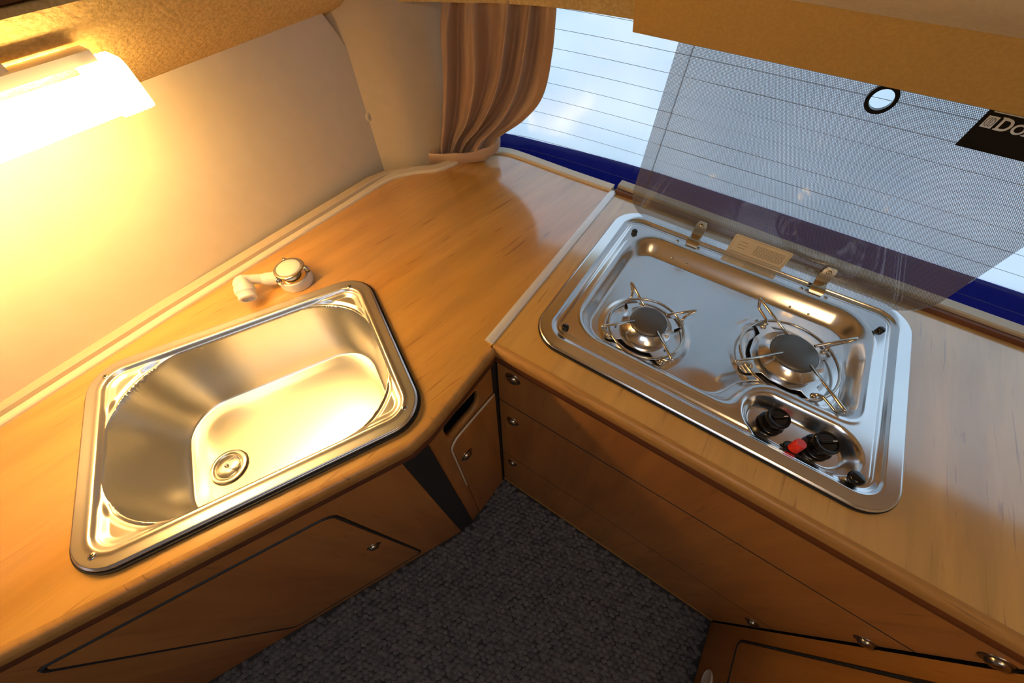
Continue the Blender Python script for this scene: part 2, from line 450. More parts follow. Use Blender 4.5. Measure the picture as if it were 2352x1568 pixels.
# ------------------------------------------------------------------ pressed steel height fields
def sdr(x, y, hx, hy, r):
    qx = np.abs(x)-(hx-r); qy = np.abs(y)-(hy-r)
    return np.hypot(np.maximum(qx, 0), np.maximum(qy, 0))+np.minimum(np.maximum(qx, qy), 0)-r
def sstep(a, b, x):
    t = np.clip((x-a)/(b-a), 0, 1); return t*t*(3-2*t)
def smin(a, b, k):
    h = np.clip(.5+.5*(b-a)/k, 0, 1); return b*(1-h)+a*h-k*h*(1-h)
def smax(a, b, k): return -smin(-a, -b, k)
def pressed(name, outline_fn, nth, hx, hy, r, ss, zf, m, parent, to_world, skirt):
    """star-shaped rings of a rounded rect scaled to its centre, z = zf(x,y)"""
    th = np.linspace(0, 1, nth, endpoint=False)
    base = np.array(outline_fn)
    seg = np.r_[0, np.cumsum(np.hypot(*np.diff(np.vstack([base, base[:1]]), axis=0).T))]
    T = th*seg[-1]; bb = np.vstack([base, base[:1]])
    bx = np.interp(T, seg, bb[:, 0]); by = np.interp(T, seg, bb[:, 1])
    vs = []; 
    for (dz, sc_) in skirt: vs.append(np.c_[bx*sc_, by*sc_, np.full(nth, dz)])
    for s in ss:
        x = bx*s; y = by*s; vs.append(np.c_[x, y, zf(x, y)])
    V = np.vstack(vs); nr = len(vs)
    cz = zf(np.array([0.]), np.array([0.]))[0]
    V = np.vstack([V, [[0, 0, cz]]])
    W = np.array([to_world(*v) for v in V]) if not hasattr(to_world, 'vec') else V
    i = np.arange(nth); j = (i+1) % nth; F = []
    for k in range(nr-1):
        F += np.c_[k*nth+i, k*nth+j, (k+1)*nth+j, (k+1)*nth+i].tolist()
    F += [[(nr-1)*nth+a, (nr-1)*nth+b, nr*nth] for a, b in zip(i.tolist(), j.tolist())]
    me = D.meshes.new(name); me.from_pydata(W.tolist(), [], F); me.update()
    return mobj(name, me, m, parent, True)

# ------------------------------------------------------------------ sink
SZ = .8805
sink = empty('sink', (*S2(*SC), ZT), R(61.9))
tag(sink, 'rectangular stainless steel sink set into the left worktop', 'sink')
def sink_z(x, y):
    d = -sdr(x, y, SH[0], SH[1], SR)
    z = np.zeros_like(x)
    z -= .0022*sstep(.0025, 0, d)
    z += .0006*np.exp(-((d-.017)/.003)**2)
    z -= .0042*sstep(.0185, .0235, d)
    op = -sdr(x, y, SH[0]-.0235, SH[1]-.0235, .090)           # basin mouth, wide rounded corners
    z -= .004*sstep(-.010, -.002, op)*sstep(.0185, .03, d)
    cres = sstep(.024, .032, d)*sstep(.001, -.006, op)
    z -= .0035*cres
    fl = sdr(x, y, SH[0]-.050, SH[1]-.047, .055)              # flat floor outline
    # wall from the mouth down to the floor, with a wide fillet
    t = np.clip(op/np.maximum(op+np.maximum(fl, 0), 1e-5), 0, 1)
    t = np.where(op <= 0, 0, t)
    prof_ = 1-(1-t)**1.9
    z -= .112*prof_
    fall = np.hypot(x+.1005, y+.019)
    z -= .004*np.clip(1-fall/.25, 0, 1)*np.where(fl < 0, 1, 0)*sstep(0, -.02, fl)
    z -= .0035*sstep(.0265, .0235, fall)
    return z+.0105
ss = np.r_[np.linspace(1, .80, 60), np.linspace(.797, .45, 75), np.linspace(.44, .03, 50)]
TW = lambda x, y, z: (x, y, z)
pressed('basin', rrect(0, 0, SH[0], SH[1], SR, 24), 520, *SH, SR, ss, sink_z, M['steel'], sink, TW, [(.0045, .992), (.0045, 1.0), (.0068, 1.001)])
slab('rubber_seal', [rrect(0, 0, SH[0]+.0032, SH[1]+.0032, SR+.003, 16), rrect(0, 0, SH[0]-.014, SH[1]-.014, .036, 8)], .0002, .0050, M['rubber'], sink)
def screw(name, par, x, y, z, r=.0042, dome=.0018, mt=None):
    bm = bmesh.new()
    lathe(bm, [(r, 0), (r*.98, dome*.45), (r*.75, dome*.85), (r*.35, dome), (0, dome)], 20, Matrix.Translation((x, y, z)))
    o = bobj(name, bm, mt or M['screw'], par, True)
    bm = bmesh.new()
    for a in (25, 115): box(bm, -r*.55, r*.55, -r*.12, r*.12, dome*.9, dome*1.12, Matrix.Translation((x, y, z)) @ Matrix.Rotation(R(a), 4, 'Z'))
    c = bobj('cross_slot', bm, M['dark'], o)
    return o
for wx, wy in ((-.599, -.104), (-.443, .195), (-.225, .087), (-.385, -.219)):
    u = wx*SU.x+wy*SU.y-SC[0]; v = wx*SV.x+wy*SV.y-SC[1]
    screw('screw', sink, u, v, .0103)
# drain: flange, cone, plug ring
DZ = -.1095
dx, dy = -.1005, -.019
bm = bmesh.new(); lathe(bm, [(.0255, DZ-.0005), (.0225, DZ+.0008), (.0205, DZ+.0004), (.0185, DZ-.003), (.010, DZ-.0055), (0, DZ-.006)], 40, Matrix.Translation((dx, dy, 0)))
dr = bobj('drain', bm, M['steel'], sink, True)
bm = bmesh.new(); lathe(bm, [(.0185, DZ-.003), (.0182, DZ-.0008), (.0165, DZ+.0012), (.006, DZ+.0022), (0, DZ+.0024)], 40, Matrix.Translation((dx, dy, 0)))
pg = bobj('plug', bm, M['steel'], sink, True); pg['label'] = 'round plug in the drain'
bm = bmesh.new(); tube(bm, [(dx+.0105+.0095*math.cos(a), dy+.0095*math.sin(a), DZ+.0034+.0018*math.cos(a)) for a in np.linspace(0, 2*math.pi, 28, endpoint=False)], .0007, 6, True)
bobj('pull_ring', bm, M['steel_wire'], pg, True)
bm = bmesh.new(); lathe(bm, [(.0028, DZ+.002), (.0028, DZ+.0045), (.0018, DZ+.0058), (0, DZ+.006)], 16, Matrix.Translation((dx, dy, 0)))
bobj('knob', bm, M['steel'], pg, True)

# ------------------------------------------------------------------ folding tap
tap = empty('tap', (-.535, .161, ZT)); tag(tap, 'small white folding tap with a chrome collar on the worktop behind the sink', 'tap')
bm = bmesh.new(); lathe(bm, [(0, .0001), (.0255, .0001), (.0262, .002), (.0262, .012), (.0255, .0165), (.0235, .018), (0, .018)], 44)
bobj('base', bm, M['white'], tap, True, 40)
bm = bmesh.new(); prof = [(.0236, .0165), (.0245, .018), (.0242, .0285), (.0238, .0305), (.0225, .0315), (.0195, .0315), (.0190, .030), (0, .030)]
lathe(bm, prof, 48)
M['chrome'] = mat('chrome', (.62, .58, .50), .12, 1)
col = bobj('collar', bm, M['chrome'], tap, True, 40)
for a in (40, 160, 280):
    bm = bmesh.new()
    mt = Matrix.Rotation(R(a), 4, 'Z')
    q = [(.0225, -.0055), (.0300, -.0006), (.0300, .0006), (.0225, .0055)]
    lo = [bm.verts.new(mt @ Vector((x, y, .020))) for x, y in q]; hi = [bm.verts.new(mt @ Vector((x, y, .0312))) for x, y in q]
    bm.faces.new(lo[::-1]); bm.faces.new(hi)
    for k in range(4): bm.faces.new((lo[k], lo[(k+1) % 4], hi[(k+1) % 4], hi[k]))
    bmesh.ops.bevel(bm, geom=list(bm.edges), offset=.0008, segments=2, affect='EDGES')
    bobj('grip_fin', bm, M['chrome'], tap, True)
bm = bmesh.new(); lathe(bm, [(.0188, .0298), (.0186, .0318), (.0172, .0330), (.009, .0336), (0, .0337)], 44)
bobj('cap', bm, M['white'], tap, True)
# arm: stub from the base, thin neck, elbow, nozzle (authored in world space)
arm = [(-.552, .145, .884), (-.560, .133, .886), (-.566, .124, .890), (-.570, .114, .8955), (-.572, .106, .899), (-.570, .0995, .900), (-.563, .0955, .8985)]
bm = bmesh.new(); pts = smooth_path(arm, 4)
ra = np.interp(np.linspace(0, 1, len(pts)), [0, .22, .30, .55, .72, .88, 1], [.0105, .0105, .0085, .0078, .0105, .0118, .0112])
tube(bm, pts, .01, 18, False, list(ra)); local(bobj('spout', bm, M['white'], None, True, 50), tap)
Mn = Matrix.Translation((-.566, .0985, .9000)) @ (Vector((.80, -.42, -.42)).to_track_quat('Z', 'Y').to_matrix().to_4x4())
bm = bmesh.new(); lathe(bm, [(0, -.012), (.006, -.0105), (.0095, -.006), (.0108, 0), (.0110, .004), (.0142, .0055), (.0145, .0145), (.0135, .0155), (.0128, .0165), (.0128, .0245), (.0118, .0255), (.009, .0255), (.0085, .020), (0, .020)], 36, Mn)
local(bobj('nozzle', bm, M['white'], None, True, 40), tap)

# ------------------------------------------------------------------ gas hob
hob = empty('gas_hob', (HC[0], HC[1], ZT)); tag(hob, 'two-burner stainless steel gas hob with raised dark mesh-printed glass lid', 'hob')
def hob_basin_sdf(x, y):
    b = sdr(x+.002, y-.0005, HH[0]-.047, HH[1]-.047, .052)
    # raised island for the controls at the front right corner
    isl = sdr(x-.175, y+.150, .122, .080, .045)
    return smax(b, -isl, .03), isl
def hob_z(x, y):
    d = -sdr(x, y, HH[0], HH[1], HR)
    z = -.0016*sstep(.0025, 0, d)
    z = z-.0030*sstep(.0185, .0225, d)                       # step after the flat rim
    z = z-.0016*sstep(.0225, .0265, d)+.0030*sstep(.0275, .0345, d)   # groove, then inner ledge
    b, isl = hob_basin_sdf(x, y)
    wback = .020+.014*sstep(.05, .12, y)
    z = z+.0006*np.exp(-((b-.002)/.002)**2)
    z = z-.0225*sstep(.001, -1, b/wback)
    # oval control tray
    qx = x-.129; qy = y+.1185
    tr_ = np.hypot(np.maximum(np.abs(qx)-.035, 0), qy)-.0365
    z = z-.0180*sstep(.001, -.016, tr_)
    # shallow pressed saucer in front of the right burner and under both burners
    z = z-.0018*sstep(.045, .004, np.hypot(x-.010, y+.118))*sstep(-.002, -.02, b)
    for cx, cy, rr in ((-.0975, -.061, .072), (.099, .002, .082)):
        r_ = np.hypot(x-cx, y-cy)
        z = z+.0016*sstep(rr, rr-.010, r_)*sstep(0, -.02, b)-.0016*sstep(.058, .048, r_)*sstep(0, -.02, b)
    return z+.0082
ss = np.r_[np.linspace(1, .62, 110), np.linspace(.616, .03, 110)]
pan = pressed('pan', rrect(0, 0, HH[0], HH[1], HR, 24), 760, *HH, HR, ss, hob_z, M['steel_pan'], hob, TW, [(.0035, .994), (.0035, 1.0), (.0058, 1.001)])
slab('rubber_seal', [rrect(0, 0, HH[0]+.0015, HH[1]+.0015, HR+.0015, 16), rrect(0, 0, HH[0]-.012, HH[1]-.012, .038, 8)], .0002, .0036, M['rubber'], hob)
FZ = .0082-.0225-.0016     # pan floor height above the worktop
# burners
def burner(x, y, s, has_ring):
    b = empty('burner', (x-HC[0], y-HC[1], FZ), R(0), hob)
    # star bracket lying on the pan
    L = []
    ro, ri, wd = .062*s, .0445*s, .0072*s
    for k in range(4):
        a = R(45+90*k)
        ca, sa = math.cos(a), math.sin(a)
        for i in range(5): 
            aa = a-R(34)+R(4.5)*i*0
        L += [(ri*math.cos(a-R(30)), ri*math.sin(a-R(30))), (ri*math.cos(a-R(14)), ri*math.sin(a-R(14))),
              (ro*ca+wd*sa, ro*sa-wd*ca), ((ro+.004)*ca+wd*.4*sa, (ro+.004)*sa-wd*.4*ca), ((ro+.004)*ca-wd*.4*sa, (ro+.004)*sa+wd*.4*ca), (ro*ca-wd*sa, ro*sa+wd*ca),
              (ri*math.cos(a+R(14)), ri*math.sin(a+R(14))), (ri*math.cos(a+R(30)), ri*math.sin(a+R(30)))]
    slab('bracket', [L, [(.026*s*math.cos(R(t)), .026*s*math.sin(R(t))) for t in range(0, 360, 12)]], .0050, .0068, M['steel_pan'], b)
    bm = bmesh.new(); lathe(bm, [(.030*s, .0036), (.0335*s, .0036), (.0335*s, .0085), (.0375*s, .0105), (.0380*s, .0150), (.0345*s, .0175), (.0300*s, .0215), (.0285*s, .0235), (.0*s, .0235)], 48)
    bobj('burner_ring', bm, M['steel_pan'], b, True, 40)
    bm = bmesh.new(); lathe(bm, [(.0270*s, .0233), (.0275*s, .0248), (.0268*s, .0262), (.0225*s, .0280), (.0140*s, .0296), (.006*s, .0303), (0, .0304)], 48)
    cp_ = bobj('burner_cap', bm, M['lead'], b, True); cp_['label'] = 'matt grey domed cap'
    bm = bmesh.new()
    for k in range(28):
        a = 2*math.pi*k/28
        box(bm, .0262*s, .0281*s, -.0007, .0007, .0226, .0236, Matrix.Rotation(a, 4, 'Z'))
    fl = bobj('flame_slots', bm, M['dark'], b)
    # igniter spark plug pip
    bm = bmesh.new(); lathe(bm, [(.0024, .0035), (.0024, .020), (.0010, .021), (.0008, .025), (0, .0252)], 12, Matrix.Translation((.0335*s, -.0065, 0)))
    bobj('spark_plug', bm, M['white'], b, True)
    return b
B1 = burner(-.0115, .396, 1.0, True); B2 = burner(.185, .4585, 1.16, True)
def support(x, y, rr, outr, footr, tipr, H, twist):
    p = empty('pan_support', (x-HC[0], y-HC[1], FZ), 0, hob)
    zr = .0105
    bm = bmesh.new(); tube(bm, [(rr*math.cos(a), rr*math.sin(a), zr) for a in np.linspace(0, 2*math.pi, 72, endpoint=False)], .0021, 8, True)
    bobj('ring', bm, M['steel_wire'], p, True)
    for k in range(4):
        a = R(45+90*k); c = Vector((math.cos(a), math.sin(a), 0)); t = Vector((-c.y, c.x, 0))
        s_ = -1 if k in (1, 2) else 1
        f = c*footr; pts = [f+Vector((0, 0, .0045)), f+Vector((0, 0, .0115)), c*(footr+.006)+t*.004*s_+Vector((0, 0, .0150)), c*(outr-.006)+t*.0045*s_+Vector((0, 0, .0165)), c*outr+t*.001*s_+Vector((0, 0, H-.002)), c*(outr-.003)+Vector((0, 0, H)), c*tipr+Vector((0, 0, H))]
        bm = bmesh.new(); tube(bm, bend(pts, .004, 4), .0022, 8)
        pr_ = bobj('prong', bm, M['steel_wire'], p, True)
        bm = bmesh.new(); lathe(bm, [(.0038, .0048), (.0042, .0062), (.0040, .0085), (.0028, .0098), (0, .0099)], 16, Matrix.Translation(f))
        bobj('grommet', bm, M['steel_wire'], pr_, True)
    return p
support(-.0115, .396, .057, .0755, .060, .0255, .0335, 0)
support(.185, .4585, .0675, .0965, .0605, .0265, .0335, 0)
# control knobs in the oval tray
def knob(x, y, r=.0142):
    k = empty('control_knob', (x-HC[0], y-HC[1], -.0098+.0006), 0, hob)
    bm = bmesh.new(); lathe(bm, [(r*.95, 0), (r*1.12, .0008), (r*1.12, .0022), (r*.86, .0035), (r*.80, .010), (r*.98, .0135), (r, .0185), (r*.93, .0210), (r*.80, .0208), (r*.72, .0192), (0, .0192)], 36)
    bobj('knob_body', bm, M['black'], k, True, 45)
    bm = bmesh.new(); box(bm, -r*.68, r*.68, -.0017, .0017, .0190, .0225, Matrix.Rotation(R(35), 4, 'Z'), .0006)
    bobj('grip_bar', bm, M['black'], k)
    bm = bmesh.new(); box(bm, r*.30, r*.66, -.0005, .0005, .0226, .0229, Matrix.Rotation(R(35), 4, 'Z'))
    bobj('pointer_mark', bm, M['white'], k)
    return k
knob(.187, .341); knob(.244, .340, .0150)
ig = empty('igniter_button', (.2165-HC[0], .3170-HC[1], -.0070), 0, hob)
Mi = Matrix.Rotation(R(-10), 4, 'X')
bm = bmesh.new(); lathe(bm, [(0, 0), (.0115, 0), (.0118, .0015), (.0105, .0026), (.0065, .0030)], 32, Mi); o = bobj('collar', bm, M['black'], ig, True, 40)
bm = bmesh.new(); lathe(bm, [(.0066, .002), (.0066, .0175), (.0060, .0186), (0, .0187)], 28, Mi); bobj('red_cap', bm, M['red'], ig, True, 40)
# rubber buffers
for x, y, r in ((-.112, .317, .0055), (-.110, .576, .0052), (.285, .572, .0052), (.279, .3120, .0085)):
    bm = bmesh.new(); h = .006 if r < .008 else .0072
    lathe(bm, [(r*.9, 0), (r, .0012), (r*.98, h*.75), (r*.75, h), (0, h*1.05)], 24, Matrix.Translation((x-HC[0], y-HC[1], float(hob_z(np.array([x-HC[0]]), np.array([y-HC[1]]))[0])-.0003)))
    o = bobj('buffer', bm, M['black'], hob, True)
# small screws and pop rivets on the back ledge
for x, y in ((-.036, .5985), (.001, .5995), (.171, .5985), (.207, .5985)):
    screw('screw', hob, x-HC[0], y-HC[1], .0062, .0032, .0016)
for x, y in ((-.031, .570), (-.003, .569), (.169, .568), (.197, .568)):
    bm = bmesh.new(); lathe(bm, [(.0020, -.006), (.0020, .0008), (.0012, .0018), (0, .002)], 14, Matrix.Translation((x-HC[0], y-HC[1], float(hob_z(np.array([x-HC[0]]), np.array([y-HC[1]]))[0])-.0004)))
    bobj('rivet', bm, M['screw'], hob, True)

# glass lid, standing upright behind the burners
LY = .625
M['lidclear'] = glass
def lid_mat():
    m = D.materials.new('mesh_printed_glass'); m.use_nodes = True
    nt = m.node_tree; nt.nodes.remove(nt.nodes['Principled BSDF'])
    tc = nd(m, 'ShaderNodeTexCoord'); sp = nd(m, 'ShaderNodeSeparateXYZ'); lk(m, tc.outputs['Object'], sp.inputs[0])
    P = .0017
    def math_(op, a, b=None):
        n = nd(m, 'ShaderNodeMath', operation=op)
        for i, v in enumerate((a, b)):
            if v is None: continue
            if isinstance(v, (int, float)): n.inputs[i].default_value = v
            else: lk(m, v, n.inputs[i])
        return n.outputs[0]
    # hexagonal lattice of clear dots: product of two rotated waves
    def lattice(ox, oy):
        a = math_('SUBTRACT', math_('FRACT', math_('ADD', math_('DIVIDE', sp.outputs['X'], P), ox)), .5)
        b = math_('SUBTRACT', math_('FRACT', math_('ADD', math_('DIVIDE', sp.outputs['Z'], P*1.732), oy)), .5)
        a = math_('MULTIPLY', a, P); b = math_('MULTIPLY', b, P*1.732)
        return math_('SQRT', math_('ADD', math_('MULTIPLY', a, a), math_('MULTIPLY', b, b)))
    dmin = math_('MINIMUM', lattice(0, 0), lattice(.5, .5))
    mask = math_('GREATER_THAN', dmin, P*.350)          # 1 = ink
    ink = nd(m, 'ShaderNodeBsdfDiffuse'); ink.inputs[0].default_value = (.17, .17, .175, 1)
    t = nd(m, 'ShaderNodeBsdfTransparent'); t.inputs[0].default_value = (.93, .95, .97, 1)
    x1 = nd(m, 'ShaderNodeMixShader'); lk(m, mask, x1.inputs[0]); lk(m, t.outputs[0], x1.inputs[1]); lk(m, ink.outputs[0], x1.inputs[2])
    g = nd(m, 'ShaderNodeBsdfGlossy', Roughness=.03); f = thin_fresnel(m, 1.45); x2 = nd(m, 'ShaderNodeMixShader')
    lk(m, f, x2.inputs[0]); lk(m, x1.outputs[0], x2.inputs[1]); lk(m, g.outputs[0], x2.inputs[2])
    lk(m, x2.outputs[0], nt.nodes['Material Output'].inputs[0]); return m
M['lid'] = lid_mat()
lx0, lx1, lz0, lz1 = -.146, .328, .8765, 1.222
outl = rrect((lx0+lx1)/2, (lz0+lz1)/2, (lx1-lx0)/2, (lz1-lz0)/2, .046, 14)
hole = [(.099+.0125*math.cos(a), 1.1300+.0125*math.sin(a)) for a in np.linspace(0, 2*math.pi, 40, endpoint=False)]
Mv = Matrix(((1, 0, 0, 0), (0, 0, 1, 0), (0, 1, 0, 0), (0, 0, 0, 1)))     # (x,y,z) -> (x,z,y)
lid = slab('lid', [outl, hole], LY, LY+.004, [M['lid']], None, 0, Mv); 
lid.data.materials.append(glass)
for p in lid.data.polygons:
    if p.normal.y > -.5 and p.center.y > LY+.001: p.material_index = 1
for p in lid.data.polygons:
    if abs(p.normal.y) < .5: p.material_index = 1
bm = bmesh.new(); bm.from_mesh(lid.data)
# make certain the printed face is the one towards the room
for f in bm.faces: f.material_index = 0 if all(abs(v.co.y-LY) < 1e-4 for v in f.verts) else 1
bm.to_mesh(lid.data); bm.free()
local(lid, hob); lid['label'] = 'upright glass lid with fine dark dotted print'
bm = bmesh.new()
def ring_y(bm, cx, cz, y0, y1, ri, ro, n=48):
    q = [(ri, y0), (ro, y0), (ro, y1), (ri, y1)]; rings = []
    for i in range(n):
        a = 2*math.pi*i/n; rings.append([bm.verts.new((cx+r*math.cos(a), y, cz+r*math.sin(a))) for r, y in q])
    for i in range(n):
        a, b = rings[i], rings[(i+1) % n]
        for k in range(4): bm.faces.new((a[k], a[(k+1) % 4], b[(k+1) % 4], b[k]))
ring_y(bm, .099, 1.130, LY-.0012, LY+.0052, .0108, .0150)
r_ = bobj('finger_hole_ring', bm, M['black'], None, True, 40); local(r_, lid)
# solid black printed logo field with pale lettering
M['ink'] = mat('black_print', (.006, .006, .006), .25)
M['pale'] = mat('pale_lettering', (.78, .83, .92), .5)
lg = slab('logo_panel', [[(.190, 1.1045), (.327, 1.1045), (.327, 1.165), (.190, 1.165)]], LY-.0004, LY-.0001, M['ink'], None, 0, Mv); local(lg, lid)
def text(name, s, x, z, size, m, parent, y, off_=0, shear=0, sx=1):
    cu = D.curves.new('t', 'FONT'); cu.body = s; cu.size = size; cu.extrude = .00008; cu.offset = off_; cu.shear = shear
    o = D.objects.new('t', cu); C.objects.link(o); bpy.context.view_layer.update()
    me = D.meshes.new_from_object(o.evaluated_get(bpy.context.evaluated_depsgraph_get())); D.objects.remove(o); D.curves.remove(cu)
    me.transform(Matrix(((sx, 0, 0, x), (0, 0, -1, y), (0, 1, 0, z), (0, 0, 0, 1))))
    t = mobj(name, me, m, None); local(t, parent); return t
text('letter', 'D', .2055, 1.1262, .0168, M['pale'], lid, LY-.0006, .00034, 0, 1.0)
text('lettering', 'OMETIC', .2185, 1.1262, .0132, M['pale'], lid, LY-.0006, .00034, 0, 1.08)
bm = bmesh.new()
for z in (1.1260, 1.1372): box(bm, .2055, .2105, LY-.0008, LY-.0004, z, z+.0012)
for z in (1.1260, 1.1348): box(bm, .2295, .2335, LY-.0008, LY-.0004, z, z+.0010)
local(bobj('letter_serifs', bm, M['pale']), lid)
# serifs on the lettering and the square emblem beside it
bm = bmesh.new(); box(bm, .190+.0045, .327, LY-.0008, LY-.0004, 1.1408, 1.1418)
local(bobj('logo_rule', bm, M['pale']), lid)
sq = slab('emblem', [[(.1940, 1.1262), (.2035, 1.1262), (.2035, 1.1374), (.1940, 1.1374)]], LY-.0007, LY-.0004, M['pale'], None, 0, Mv); local(sq, lid)
bm = bmesh.new()
for sgn in (-1, 1):
    tube(bm, [(.19875+sgn*(.0008+.0027*math.sin(t)), LY-.0008, 1.1318-.0040*math.cos(t)) for t in np.linspace(0, math.pi, 14)], .00022, 4)
    tube(bm, [(.19875+sgn*.0008, LY-.0008, 1.1278), (.19875+sgn*.0008, LY-.0008, 1.1358)], .00022, 4)
local(bobj('emblem_lines', bm, M['ink']), lid)
# pale instruction sticker
M['stk'] = mat('pale_sticker', (.62, .55, .40), .45); M['stk2'] = mat('sticker_print', (.25, .22, .15), .6)
st = slab('sticker', [rrect(.089, .8940, .0455, .0180, .0035, 5)], LY-.0005, LY-.0002, M['stk'], None, 0, Mv); local(st, lid)
st['label'] = 'small cream instruction sticker'
bm = bmesh.new(); q = rrect(.089, .8940, .0425, .0152, .0025, 5)
tube(bm, [(x, LY-.0006, z) for x, z in q], .00020, 4, True); local(bobj('sticker_border', bm, M['stk2']), st)
bm = bmesh.new()
for k in range(9):
    x = .082
    z = .9025-.0023*k
    while x < .127:
        l = random.uniform(.001, .0045); box(bm, x, min(x+l, .128), LY-.0008, LY-.0005, z, z+.0007); x += l+.0011
for x0, z0, l in ((.056, .900, .013), (.0545, .894, .016), (.056, .888, .012)): box(bm, x0, x0+l, LY-.0008, LY-.0005, z0, z0+.0007)
sp_ = bobj('fine_print', bm, M['stk2']); sp_['kind'] = 'stuff'; local(sp_, st)
# lid hinges: slot, clip and strap with a rivet
M['gold'] = mat('warm_hinge_steel', (.60, .50, .34), .25, 1)
for hx in (-.012, .191):
    h = empty('hinge', (hx-HC[0], .600-HC[1], .0060), 0, hob)
    slab('slot', [rrect(0, -.002, .0135, .0060, .0055, 6)], -.0006, .0004, M['gap'], h)
    bm = bmesh.new()
    pf = [(-.003, .001), (.000, .0055), (.006, .0085), (.013, .0090), (.0178, .0110), (.0200, .0170), (.0206, .0300), (.0208, .0370)]
    for wv, name in ((.0090, 'strap'),):
        rings = []
        for i, (y, z) in enumerate(pf):
            hw = wv if i < len(pf)-1 else wv*.72
            if i == 1: hw = wv*1.25
            if i == 2: hw = wv*1.15
            rings.append([bm.verts.new((sx_*hw, y+dy_, z)) for sx_, dy_ in ((-1, 0), (1, 0), (1, .0014), (-1, .0014))])
        for a, b in zip(rings, rings[1:]):
            for k in range(4): bm.faces.new((a[k], a[(k+1) % 4], b[(k+1) % 4], b[k]))
        bm.faces.new(rings[0]); bm.faces.new(rings[-1][::-1])
    bobj('strap', bm, M['gold'], h, True, 30)
    bm = bmesh.new(); lathe(bm, [(.0036, 0), (.0034, .0012), (.0018, .0020), (.0012, .0012), (0, .0012)], 20, Matrix.Translation((0, .0203, .0285)) @ Matrix.Rotation(R(90), 4, 'X'))
    bobj('rivet', bm, M['gold'], h, True)

# ------------------------------------------------------------------ cabinets
def vmat(px, py, ang):
    """matrix: local x along the plan direction ang, local y up, local z outward (room side)"""
    d = Vector((math.cos(ang), math.sin(ang), 0)); n = d.cross(Vector((0, 0, 1)))
    return Matrix(((d.x, 0, n.x, px), (d.y, 0, n.y, py), (0, 1, 0, 0), (0, 0, 0, 1)))
def round_knob(parent, Mv_, s, z, d0=0, r=.0105, lb=None):
    bm = bmesh.new(); lathe(bm, [(.0150, .0002), (.0146, .0012), (.0110, .0020), (.0104, .0042), (.0092, .0062), (.0060, .0078), (.0025, .0085), (0, .0086)], 28, Mv_ @ Matrix.Translation((s, z, d0)))
    return local(bobj('knob', bm, M['brass'], None, True, 60), parent)
# hob cabinet with three drawers (face y = .25)
hc = empty('drawer_cabinet', (.16, .25, 0)); tag(hc, 'alder-look cabinet of three wide drawers below the gas hob', 'cabinet')
VM = vmat(-.2, .25, 0)
bm = bmesh.new(); box(bm, -.196, .519, .256, .262, .020, .818)
local(bobj('carcass', bm, M['gap']), hc)
bm = bmesh.new(); box(bm, -.196, .519, .2485, .256, .001, .012)
o = local(bobj('skirting', bm, M['nose']), hc)
for z0, z1, kz in ((.014, .3080, .262), (.3120, .6480, .576), (.6525, .8180, .768)):
    bm = bmesh.new(); box(bm, -.1945, .5185, .2500, .2558, z0, z1, None, .0008)
    if z0 > .1:
        bg = bmesh.new(); box(bg, -.1945, .5185, .2502, .2559, z0-.0045, z0+.0001)
        local(bobj('groove', bg, M['dark']), hc)
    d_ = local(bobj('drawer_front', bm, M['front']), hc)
    for kx in (-.162, .508 if z0 > .3 else .498): round_knob(d_, VM, kx+.2, kz)
# dark corner post
bm = bmesh.new(); box(bm, -.2085, -.1975, .238, .2565, .001, .842, None, .001)
tag(bobj('corner_post', bm, M['dark']), 'dark plastic corner strip between the small door and the drawers', 'trim strip')

# small corner cabinet (face x = -.205)
cc = empty('corner_cabinet', (-.205, .16, 0)); tag(cc, 'small corner cabinet with an oval finger slot and a cream-edged door', 'cabinet')
VC = vmat(-.2085, .083, R(86))
slot = rrect(.078, .722, .052, .0165, .016, 8)
doorL = [(.030, .10), (.030, .655), (.0325, .680), (.041, .698), (.060, .704), (.152, .704), (.152, .10)]
face = [(0, .002), (.154, .002), (.154, .818), (0, .818)]
slot2 = [(.032, .764), (.032, .732), (.037, .717), (.050, .7085), (.100, .7085), (.113, .716), (.118, .732), (.118, .764), (.110, .775), (.038, .775)]
def to_v(me, Mx): me.transform(Mx); return me
me = slab_mesh([face, slot2], -.012, 0); to_v(me, VC); local(mobj('face_panel', me, M['front_v']), cc)
me = slab_mesh([[(.033, .02), (.033, .655), (.036, .678), (.044, .693), (.062, .6945), (.1535, .6945), (.1535, .02)]], .0003, .0050, .0006); to_v(me, VC)
dd = local(mobj('door', me, M['front_v']), cc)
bm = bmesh.new()
ep = [(.0300, .655), (.0325, .680), (.0415, .6925), (.062, .6985), (.1525, .6985)]
ep = smooth_path([(.0300, .40), (.0300, .56)]+ep, 5)
tube(bm, [(VC @ Vector((p.x, p.y, .004))) for p in ep], .0021, 8)
e_ = local(bobj('edge_bead', bm, M['beige_light'], None, True), dd); e_['label'] = 'pale cream edge bead'
round_knob(dd, VC, .055, .583, .005)
bm = bmesh.new(); box(bm, .012, .140, .70, .79, -.040, -.037, VC); local(bobj('slot_back', bm, M['dark']), cc)
